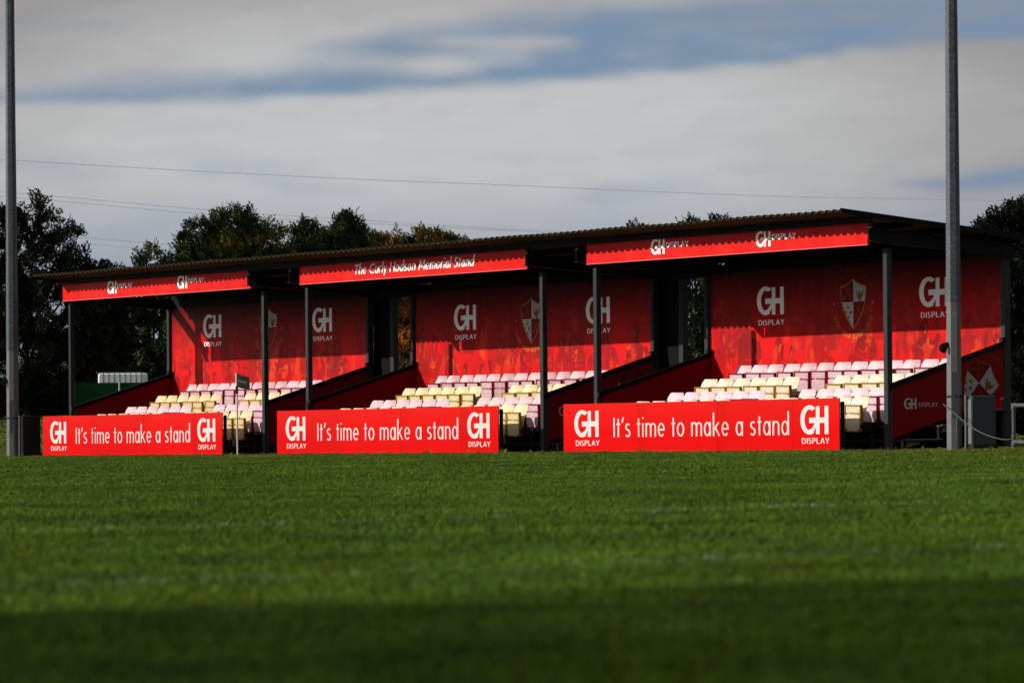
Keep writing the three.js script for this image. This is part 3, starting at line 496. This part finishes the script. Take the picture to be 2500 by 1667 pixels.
// corner flag
{
  const x = 9.46, t = thing('corner_flag', 'white touchline flag pole with a small black flag before the left bay', 'flag', [x, SG * x, 1.2]);
  part(t, 'pole', rod([0.0, -0.03, 0], [-0.01, 1.31, 0], 0.017, 0.016, 12), M.flagpole);
  part(t, 'pole_spring', rod([-0.012, 1.19, 0], [-0.012, 1.34, 0], 0.026, 0.026, 12), M.dark);
  part(t, 'pole_sleeve', rod([-0.012, 1.31, 0], [-0.02, 1.6, 0], 0.021, 0.021, 12), M.flagpole);
  const tex = canvasTex(256, 160, (g, W, H) => { g.fillStyle = 'rgb(24,22,21)'; g.fillRect(0, 0, W, H); g.fillStyle = 'rgba(150,148,144,0.7)'; g.textAlign = 'center'; g.font = '34px serif'; g.fillText('Barnack', W * 0.5, H * 0.52); g.font = '11px sans-serif'; g.globalAlpha = 0.6; g.fillText('ESTATES & LETTINGS', W * 0.5, H * 0.66); });
  const pos = [], uv = [], idx = [], N = 16, MY = 8;
  for (let s = 0; s < 2; s++) for (let j = 0; j <= MY; j++) for (let i = 0; i <= N; i++) { const u = i / N, v = j / MY; pos.push(0.0 + 0.47 * u, 1.345 + 0.245 * v - 0.075 * u - 0.012 * Math.sin(u * 3) * (1 - v), 0.03 * Math.sin(u * 5) + 0.01 * u - 0.003 * s); uv.push(u, v); }
  const n = N + 1, lay = n * (MY + 1); for (let s = 0; s < 2; s++) for (let j = 0; j < MY; j++) for (let i = 0; i < N; i++) { const a = s * lay + j * n + i; idx.push(...(s ? [a, a + n, a + 1, a + 1, a + n, a + n + 1] : [a, a + 1, a + n, a + 1, a + n + 1, a + n])); }
  const g = new THREE.BufferGeometry(); g.setAttribute('position', new THREE.Float32BufferAttribute(pos, 3)); g.setAttribute('uv', new THREE.Float32BufferAttribute(uv, 2)); g.setIndex(idx); g.computeVertexNormals();
  part(t, 'flag_cloth', g, matte({ map: tex, roughness: 0.9 }));
}

// ------------------------------------------------------------------ behind the stand: water tank, netting, cables
{
  const x = -17.62, z = -10.42, t = thing('water_tank', 'white plastic water tank in a metal cage behind the green netting', 'water tank', [x, gy(x, z), z]);
  t.rotation.y = 0.9;
  const y1 = 1.68 - gy(x, z), y0 = y1 - 0.85;
  const g = new RoundedBoxGeometry(1.15, y1 - y0 - 0.04, 0.95, 4, 0.06); g.translate(0.12, (y0 + y1) / 2, 0); part(t, 'tank_body', g, M.white);
  for (let i = 0; i < 9; i++) part(t, 'cage_bar', box(-0.46 + i * 0.144, -0.44 + i * 0.144, y0, y1, 0.478, 0.496), M.galvLow);
  for (const y of [y1 - 0.02, y0 + 0.02]) part(t, 'cage_rail', box(-0.5, 0.74, y, y + 0.03, 0.476, 0.50), M.galvLow);
  part(t, 'pallet', [box(-0.5, 0.74, -0.1, y0 - 0.02, -0.48, 0.47)], M.cabinetDark);
  const nx = -16.3, nz = -8.45, f = thing('netting_fence', 'dark green netting fence with pale posts in front of the water tank', 'fence', [nx, gy(nx, nz), nz]);
  f.rotation.y = 1.0; const top = 1.43 - gy(nx, nz);
  part(f, 'net', box(0, 2.6, -0.05, top, -0.01, 0.01), M.net);
  for (const d of [0, 1.16]) part(f, 'post', rod([d, -0.1, 0.03], [d, top + 0.03, 0.03], 0.022, 0.022, 8), M.netPost);
}
const W = [
  [[-151, 14.1, -60], [-146.08, 13.33, -70.5], [-141.23, 12.66, -79.9], [-135.98, 12.07, -89.12], [-131.66, 11.69, -96.09], [-127.51, 11.3, -102.37], [-123.33, 10.95, -108.3], [-115.07, 10.56, -119.08], [-105, 10.2, -132]],
  [[-150, 12.2, -62], [-145.11, 11.28, -72.63], [-140.17, 10.3, -82.0], [-131.74, 9.17, -96.11], [-124, 8.4, -108]],
  [[-150, 11.9, -62], [-144.95, 10.98, -72.97], [-140.3, 10.06, -81.78], [-133.76, 9.29, -92.92], [-124, 8.3, -108]],
  [[-150, 9.8, -62], [-144.16, 8.85, -74.64], [-142.65, 8.55, -77.55], [-134, 7.1, -94]],
  [[-150, 9.5, -62], [-144.23, 8.53, -74.52], [-142.91, 8.27, -77.06], [-134, 6.85, -94]]];
const wl = ['topmost overhead power line crossing the whole sky', 'upper cable of the middle pair of power lines', 'lower cable of the middle pair of power lines', 'upper cable of the lowest pair of power lines', 'lower cable of the lowest pair of power lines'];
W.forEach((pts, i) => { const m = new THREE.Mesh(tube(pts, i ? 0.012 : 0.014, 60, 6), M.wire); m.name = numbered('power_line'); m.castShadow = true; scene.add(tag(m, wl[i], 'power line')); });

// ------------------------------------------------------------------ trees
const spray = (() => {                                               // a leaf spray: seven folded leaflets on a short stalk
  const pos = [], idx = [];
  const leaf = (x, y, z, dx, dy, dz, l, w) => { const b = pos.length / 3; const d = new THREE.Vector3(dx, dy, dz).normalize(), s = new THREE.Vector3(d.y, -d.x, 0.35).normalize().multiplyScalar(w), m = d.clone().multiplyScalar(l * 0.45); pos.push(x, y, z, x + m.x + s.x, y + m.y + s.y, z + m.z + s.z + 0.01, x + d.x * l, y + d.y * l, z + d.z * l - 0.012, x + m.x - s.x, y + m.y - s.y, z + m.z - s.z + 0.01); idx.push(b, b + 1, b + 2, b, b + 2, b + 3); };
  for (let i = 0; i < 3; i++) for (const q of [-1, 1]) leaf(0.012 * q, 0.03 + i * 0.045, 0, q * 0.9, 0.55, 0.25 * (i - 1), 0.1, 0.024);
  leaf(0, 0.15, 0, 0.05, 1, 0.1, 0.11, 0.026);
  const g = new THREE.BufferGeometry(); g.setAttribute('position', new THREE.Float32BufferAttribute(pos, 3)); g.setAttribute('uv', new THREE.Float32BufferAttribute(new Float32Array(pos.length / 3 * 2), 2)); g.setIndex(idx); g.computeVertexNormals(); return g;
})();
const leafMat = matte({ color: 0xffffff, roughness: 0.75 });
const RT = [0.541, -0.841], DP = [-0.841, -0.541];                    // along the hedge line and away from the pitch
const GREEN = [[0.020, 0.033, 0.010], [0.042, 0.058, 0.014], [0.009, 0.015, 0.005]], OLIVE = [[0.042, 0.056, 0.014], [0.13, 0.085, 0.012], [0.016, 0.026, 0.007]], RUST = [[0.30, 0.085, 0.012], [0.19, 0.07, 0.014], [0.08, 0.055, 0.014]], BLACKG = [[0.007, 0.010, 0.005], [0.013, 0.018, 0.006], [0.005, 0.007, 0.004]];
function tree(x, z, label, lobes, count, pals, opt = {}) {
  if (opt.f) lobes = lobes.map(([a, b, ...q]) => [a, b * opt.f, ...q]);
  const y = gy(x, z), t = thing('hedgerow_tree', label, 'tree', [x, y, z]);
  const H = Math.max(...lobes.map((l) => l[1] + l[3]));
  const limbs = [rod([0, -0.2, 0], [0.05, H * 0.35, 0.03], 0.11, 0.08, 8)];
  for (const [r, h, d, rad] of lobes) { const p = [r * RT[0] + d * DP[0], h, r * RT[1] + d * DP[1]]; const a = [0.03, Math.min(H * 0.33, h * 0.5), 0.02]; limbs.push(rod(a, p, 0.055, 0.018, 6)); for (let i = 0; i < 3; i++) limbs.push(rod(p, [p[0] + rr(-1, 1) * rad * 0.7, p[1] + rr(0.0, 0.9) * rad, p[2] + rr(-1, 1) * rad * 0.7], 0.016, 0.005, 5)); }
  part(t, 'trunk', limbs, M.bark);
  const vol = lobes.map((l) => l[3] ** 2 * (l[4] ?? 1)), tot = vol.reduce((a, b) => a + b, 0);
  const mesh = new THREE.InstancedMesh(spray, leafMat, count); mesh.name = 'crown'; mesh.castShadow = mesh.receiveShadow = true; mesh.userData.kind = 'stuff';
  const m4 = new THREE.Matrix4(), q = new THREE.Quaternion(), e = new THREE.Euler(), c = new THREE.Color(), v = new THREE.Vector3();
  // twigs: sprays sit in clumps, clumps sit in the lobes' outer shells, so that gaps stay open
  let i = 0;
  while (i < count) {
    let s = rnd() * tot, k = 0; while (k < lobes.length - 1 && (s -= vol[k]) > 0) k++;
    const [r, h, d, rad, , pal = 0] = lobes[k];
    const th = rr(0, 6.283), cp = rr(-1, 1), sp = Math.sqrt(1 - cp * cp), R = rad * (0.35 + 0.65 * Math.cbrt(rnd())) * (1 + 0.3 * noise3.noise(th * 1.9 + k * 7, cp * 3.1, x) + (rnd() < 0.12 ? rr(0.05, 0.22) : 0));
    const bx = r * RT[0] + d * DP[0] + R * sp * Math.cos(th), by = h + R * cp * 0.95, bz = r * RT[1] + d * DP[1] + R * sp * Math.sin(th);
    const tone = pals[pal][(rnd() * 3) | 0], cl = rr(0.08, 0.19), n = 8 + (rnd() * 10 | 0), up = rr(0.2, 1.0);
    for (let w = 0; w < n && i < count; w++, i++) {
      v.set(bx + rr(-1, 1) * cl, by + rr(-1, 1) * cl * 1.1 + (w / n) * 0.12, bz + rr(-1, 1) * cl);
      if (v.y < 0.15) v.y = 0.15 + rnd() * 0.3;
      e.set(rr(-1.3, 1.3), rr(0, 6.28), rr(-1.3, 1.3) * (1.3 - up)); q.setFromEuler(e); const sc = rr(0.75, 1.25) * (opt.leaf ?? 1);
      m4.compose(v, q, new THREE.Vector3(sc, sc, sc)); mesh.setMatrixAt(i, m4); const k2 = rr(0.7, 1.3); c.setRGB(tone[0] * k2, tone[1] * k2, tone[2] * k2); mesh.setColorAt(i, c);
    }
  }
  t.add(mesh);
  return t;
}
// [right, up, back, radius, weight, palette]
tree(-24.9, -11.4, 'tall near-black tree filling the left edge behind the floodlight pole', [[-1.2, 5.4, 0, 1.1], [0.2, 6.0, 0.2, 0.75], [0.95, 5.3, 0, 0.75], [0.3, 4.6, -0.2, 1.1], [1.3, 4.2, 0.2, 0.7], [-0.9, 3.6, 0, 1.2], [0.6, 3.2, 0, 1.2], [1.5, 2.8, 0.2, 0.8], [-0.3, 1.6, 0, 1.3], [1.2, 1.3, 0.1, 1.1], [-1.8, 2.2, 0, 1.2]], 7800, [BLACKG], { f: 0.89 });
tree(-25.4, -13.9, 'thin spindly young tree between the tall left tree and the rounded one', [[0.1, 4.1, 0, 0.3], [0.0, 3.5, 0, 0.45], [0.2, 2.9, 0, 0.6], [0.1, 1.8, 0, 0.8]], 2600, [BLACKG], { f: 0.94 });
tree(-27.8, -16.9, 'low rounded dark green tree behind the left end of the roof', [[-0.6, 4.4, 0, 0.65], [0.1, 4.75, 0, 0.65], [0.8, 4.6, 0, 0.55], [-0.9, 3.6, 0, 0.8], [0.4, 3.6, 0, 1.0], [1.0, 3.2, 0, 0.8], [0, 2.2, 0, 1.2], [-0.9, 1.5, 0, 1.0], [0.9, 1.4, 0, 1.1]], 5400, [GREEN], { f: 0.86 });
tree(-24.9, -18.0, 'broad green tree with yellowing leaves above the left bay roof', [[-0.95, 5.6, 0, 0.75, 1, 0], [-0.1, 6.0, 0, 0.75, 1, 0], [0.8, 5.5, 0.1, 0.8, 1, 1], [-1.1, 4.7, 0, 0.75, 1, 0], [0.1, 4.9, -0.1, 1.0, 1, 1], [1.0, 4.6, 0, 0.75, 1, 1], [-0.4, 3.5, 0, 1.1, 1, 0], [0.7, 3.3, 0, 1.1, 1, 0], [0, 2, 0, 1.2, 1, 0]], 11000, [GREEN, OLIVE], { f: 0.83 });
tree(-24.9, -20.3, 'narrow pointed dark green tree right of the broad yellowing one', [[0.05, 5.75, 0, 0.3], [0, 5.2, 0, 0.42], [0.05, 4.6, 0, 0.55], [0, 3.8, 0, 0.7]], 3000, [GREEN], { f: 0.88 });
tree(-25.0, -21.7, 'dark green tree with a pointed top above the middle of the roof', [[0.05, 6.0, 0, 0.4], [-0.35, 5.4, 0, 0.5], [0.45, 5.2, 0, 0.6], [-0.3, 4.6, 0, 0.75], [0.5, 4.4, 0, 0.75], [0, 3.6, 0, 0.9]], 5600, [GREEN], { f: 0.87 });
tree(-27.3, -24.3, 'small rust-brown tree peeping over the roof beside the pointed tree', [[0, 5.4, 0, 0.32], [0.05, 4.7, 0, 0.45], [0, 3.9, 0, 0.6]], 1700, [RUST], { f: 0.89 });
tree(-28.2, -26.3, 'half green, half orange autumn tree above the middle bay roof', [[-0.85, 5.5, 0, 0.5, 1, 0], [-0.15, 5.65, 0, 0.5, 1, 0], [0.3, 5.35, 0, 0.45, 1, 1], [0.65, 5.65, 0, 0.4, 1, 0], [1.1, 5.4, 0, 0.4, 1, 1], [-0.5, 4.8, 0, 0.8, 1, 0], [0.6, 4.7, 0, 0.8, 1, 1], [0, 3.4, 0, 1.2, 1, 1], [-0.9, 3.0, 0, 1, 1, 1], [-0.6, 1.6, 0, 1.2, 1, 1]], 9000, [OLIVE, RUST], { f: 0.86 });
tree(-11.3, -24.6, 'airy tree seen through the gap left of the right bay', [[-0.05, 5.15, 0, 0.2, 1.2], [-0.3, 4.75, 0, 0.28], [0.3, 4.8, 0, 0.25], [0.62, 4.9, 0, 0.16, 1.2], [0.0, 4.2, 0, 0.6], [0.1, 3.2, 0, 0.75, 0.6], [-0.1, 2.2, 0, 0.9, 0.9], [0.1, 1.3, 0, 0.9]], 2600, [GREEN], { f: 0.95 });
tree(-12.2, -23.2, 'single leafy tip showing over the right bay roof', [[0, 4.85, 0, 0.12, 1.5], [-0.1, 4.6, 0, 0.16, 1], [0.1, 4.2, 0, 0.35], [0, 3.4, 0, 0.7]], 1100, [GREEN], { f: 0.96 });
tree(5.3, -21.5, 'dark rounded tree at the right edge above the roof end', [[-0.35, 4.55, 0, 0.5], [0.35, 4.95, 0, 0.55], [0.8, 5.0, 0, 0.6], [0, 4.2, 0, 0.9], [0.9, 4.2, 0, 0.9], [0.3, 3.3, 0, 1.1], [0.2, 2.2, 0, 1.2], [1.2, 1.6, 0, 1.2], [0.1, 1.0, 0, 1.1]], 10000, [BLACKG], { f: 0.85 });
tree(-33.5, -17.4, 'dense black shrub mass low behind the left side panel', [[-2.4, 2.2, 0, 1.5], [-0.8, 2.4, 0, 1.4], [0.8, 2.5, 0, 1.5], [2.2, 2.4, 0, 1.4], [-1.6, 1.0, 0, 1.2], [0, 1.0, 0, 1.2], [1.6, 1.0, 0, 1.2]], 2400, [BLACKG]);
tree(-26.4, -10.6, 'low black hedge along the grass bank at the far left', [[-2.6, 0.45, 0, 0.6], [-1.7, 0.5, 0, 0.65], [-0.8, 0.45, 0, 0.65], [0.1, 0.5, 0, 0.65], [1, 0.45, 0, 0.6], [1.9, 0.5, 0, 0.65], [2.8, 0.5, 0, 0.65], [3.7, 0.5, 0, 0.6]], 6000, [BLACKG]);
tree(11.5, -16.0, 'dark bushy shrub low at the right edge beside the stand', [[-0.3, 2.6, 0, 1.0], [0.9, 2.8, 0, 1.1], [-0.4, 1.4, 0, 1.1], [0.9, 1.4, 0, 1.2], [2, 2, 0, 1.2], [-0.2, 0.5, 0, 0.9], [1.0, 0.5, 0, 0.9]], 9000, [BLACKG]);
tree(18.2, -10.5, 'low black hedge behind the pipe frame at the right edge', [[-0.2, 0.5, 0, 0.7], [0.8, 0.7, 0, 0.8], [1.9, 0.8, 0, 0.8], [3, 0.8, 0, 0.8]], 6000, [BLACKG]);
// added out-of-view tree on the sunny side, put in to shade the near turf
{
  const lobes = [[0, 11.8, -3, 3.0, 1], [1, 12.5, -1, 2.6, 0.9], [-1, 10.5, 0.5, 2.2, 0.7]];
  for (let i = 0; i < 26; i++) { const b = 0.5 + 6 * rnd() ** 1.5; lobes.push([rr(-3, 3), 12 + rr(-2.5, 2.5), b, rr(0.35, 0.85), 0.5]); }
  tree(65.3, 65.8, 'added unseen tall tree left of the camera, shading the near turf', lobes, 11000, [GREEN], { leaf: 3.0 });
}

// ------------------------------------------------------------------ grass
{
  const tuft = (() => {
    const pos = [], idx = [], nor = [];
    let s = seed;
    for (let i = 0; i < 10; i++) { const a = rr(0, 6.283), R = rr(0, 0.035), bx = Math.cos(a) * R, bz = Math.sin(a) * R, h = rr(0.028, 0.052), w = rr(0.0018, 0.003), t = rr(0, 6.283), ln = rr(0.1, 0.75) * h, fx = Math.cos(t), fz = Math.sin(t), b = pos.length / 3; pos.push(bx - fz * w, 0, bz + fx * w, bx + fz * w, 0, bz - fx * w, bx + fx * ln * 0.35 - fz * w * 0.8, h * 0.6, bz + fz * ln * 0.35 + fx * w * 0.8, bx + fx * ln * 0.35 + fz * w * 0.8, h * 0.6, bz + fz * ln * 0.35 - fx * w * 0.8, bx + fx * ln, h, bz + fz * ln); idx.push(b, b + 1, b + 2, b + 1, b + 3, b + 2, b + 2, b + 3, b + 4); }
    const g = new THREE.BufferGeometry(); g.setAttribute('position', new THREE.Float32BufferAttribute(pos, 3)); g.setAttribute('uv', new THREE.Float32BufferAttribute(new Float32Array(pos.length / 3 * 2), 2)); g.setIndex(idx); g.computeVertexNormals(); return g;
  })();
  const C = [86.825, 44.527], F = [-0.8411, -0.541], Rt = [0.541, -0.8411];
  const LINES = [[64.3, 36, 63.9, 24, 0.11], [72.2, 38, 71.8, 28, 0.06]];
  const list = [];
  const add = (d, a) => { const l = d * a; list.push([C[0] + F[0] * d + Rt[0] * l, C[1] + F[1] * d + Rt[1] * l, d]); };
  const zones = [[6.5, 20, 800, 0.15], [20, 45, 420, 0.15], [45, 108, 150, 0.145], [108, 135, 60, 0.14]];
  for (const [d0, d1, rho, half] of zones) { const n = Math.round(rho * half * (d1 * d1 - d0 * d0)); for (let i = 0; i < n; i++) { const d = Math.sqrt(mix(d0 * d0, d1 * d1, rnd())); add(d, rr(-half, half)); } }
  for (let i = 0; i < 5000; i++) { const x = rr(-1.5, 34), z = rr(0.9, 1.25); list.push([x, z, 85]); }
  const keep = list.filter(([x, z]) => !(z < 0.0 && z > -2.9 && x > -0.2 && x < 28.9));
  const mesh = new THREE.InstancedMesh(tuft, matte({ color: 0xffffff, roughness: 0.8 }), keep.length); mesh.name = 'grass'; mesh.castShadow = mesh.receiveShadow = true;
  const m4 = new THREE.Matrix4(), q = new THREE.Quaternion(), up = new THREE.Vector3(0, 1, 0), c = new THREE.Color(), s = new THREE.Vector3(), v = new THREE.Vector3();
  keep.forEach(([x, z, d], i) => {
    const p1 = fbm(x * 0.5, z * 0.5, 3, 3), p2 = fbm(x * 1.9, z * 1.9, 9, 3), p3 = smooth(-0.2, 0.35, fbm(x * 1.3 + 40, z * 1.3, 5, 3));
    const wild = Math.abs(z - 1.02) < 0.16 && x > -1.5 && x < 34 && rnd() < 0.05 ? rr(1.2, 2.2) : 1;
    const edge = smooth(6, 1.5, z);
    const k = mix(1, mix(1, 1.75, smooth(20, 80, d)), 1), hgt = rr(0.75, 1.25) * (1 + 0.3 * p2) * mix(1, 1.1, edge) * (d > 100 ? 1.6 : 1) * wild;
    v.set(x, gy(x, z) - 0.004, z); q.setFromAxisAngle(up, rr(0, 6.283)); s.set(k, hgt, k); m4.compose(v, q, s); mesh.setMatrixAt(i, m4);
    const b = 0.88 * rr(0.75, 1.3) * Math.max(0.35, 1 + 0.8 * p1 + 0.6 * p2), dry = Math.max(0, Math.min(1, edge * 0.55 + 0.25 * p2 + (rnd() < 0.06 ? 0.6 : 0)));
    let r = mix(mix(0.054, 0.068, p3), 0.12, dry) * b, g = mix(mix(0.108, 0.108, p3), 0.11, dry) * b, bl = mix(mix(0.012, 0.004, p3), 0.022, dry) * b;
    let white = 0;
    for (const [x0, z0, x1, z1, hw] of LINES) { const t = (z - z0) / (z1 - z0); if (t > 0 && t < 1) { const dd = Math.abs(x - mix(x0, x1, t)); if (dd < hw && rnd() < 0.5 + 0.6 * p1 + 0.3 * p2) white = 1; } }
    if (Math.abs(z - 3.3) < 0.06 && x > -2 && x < 36 && rnd() < 0.45 + p1) white = 1;
    if (Math.abs(z - 20.2) < 0.06 && x > 56.0 && x < 57.1 && rnd() < 0.7) white = 1;
    if (white) { r = mix(r, 0.4, 0.25); g = mix(g, 0.42, 0.25); bl = mix(bl, 0.37, 0.25); }
    c.setRGB(r, g, bl); mesh.setColorAt(i, c);
  });
  scene.add(tag(mesh, 'short mown green grass covering the whole playing field', 'grass', null, 'stuff'));
}

renderer.render(scene, camera);
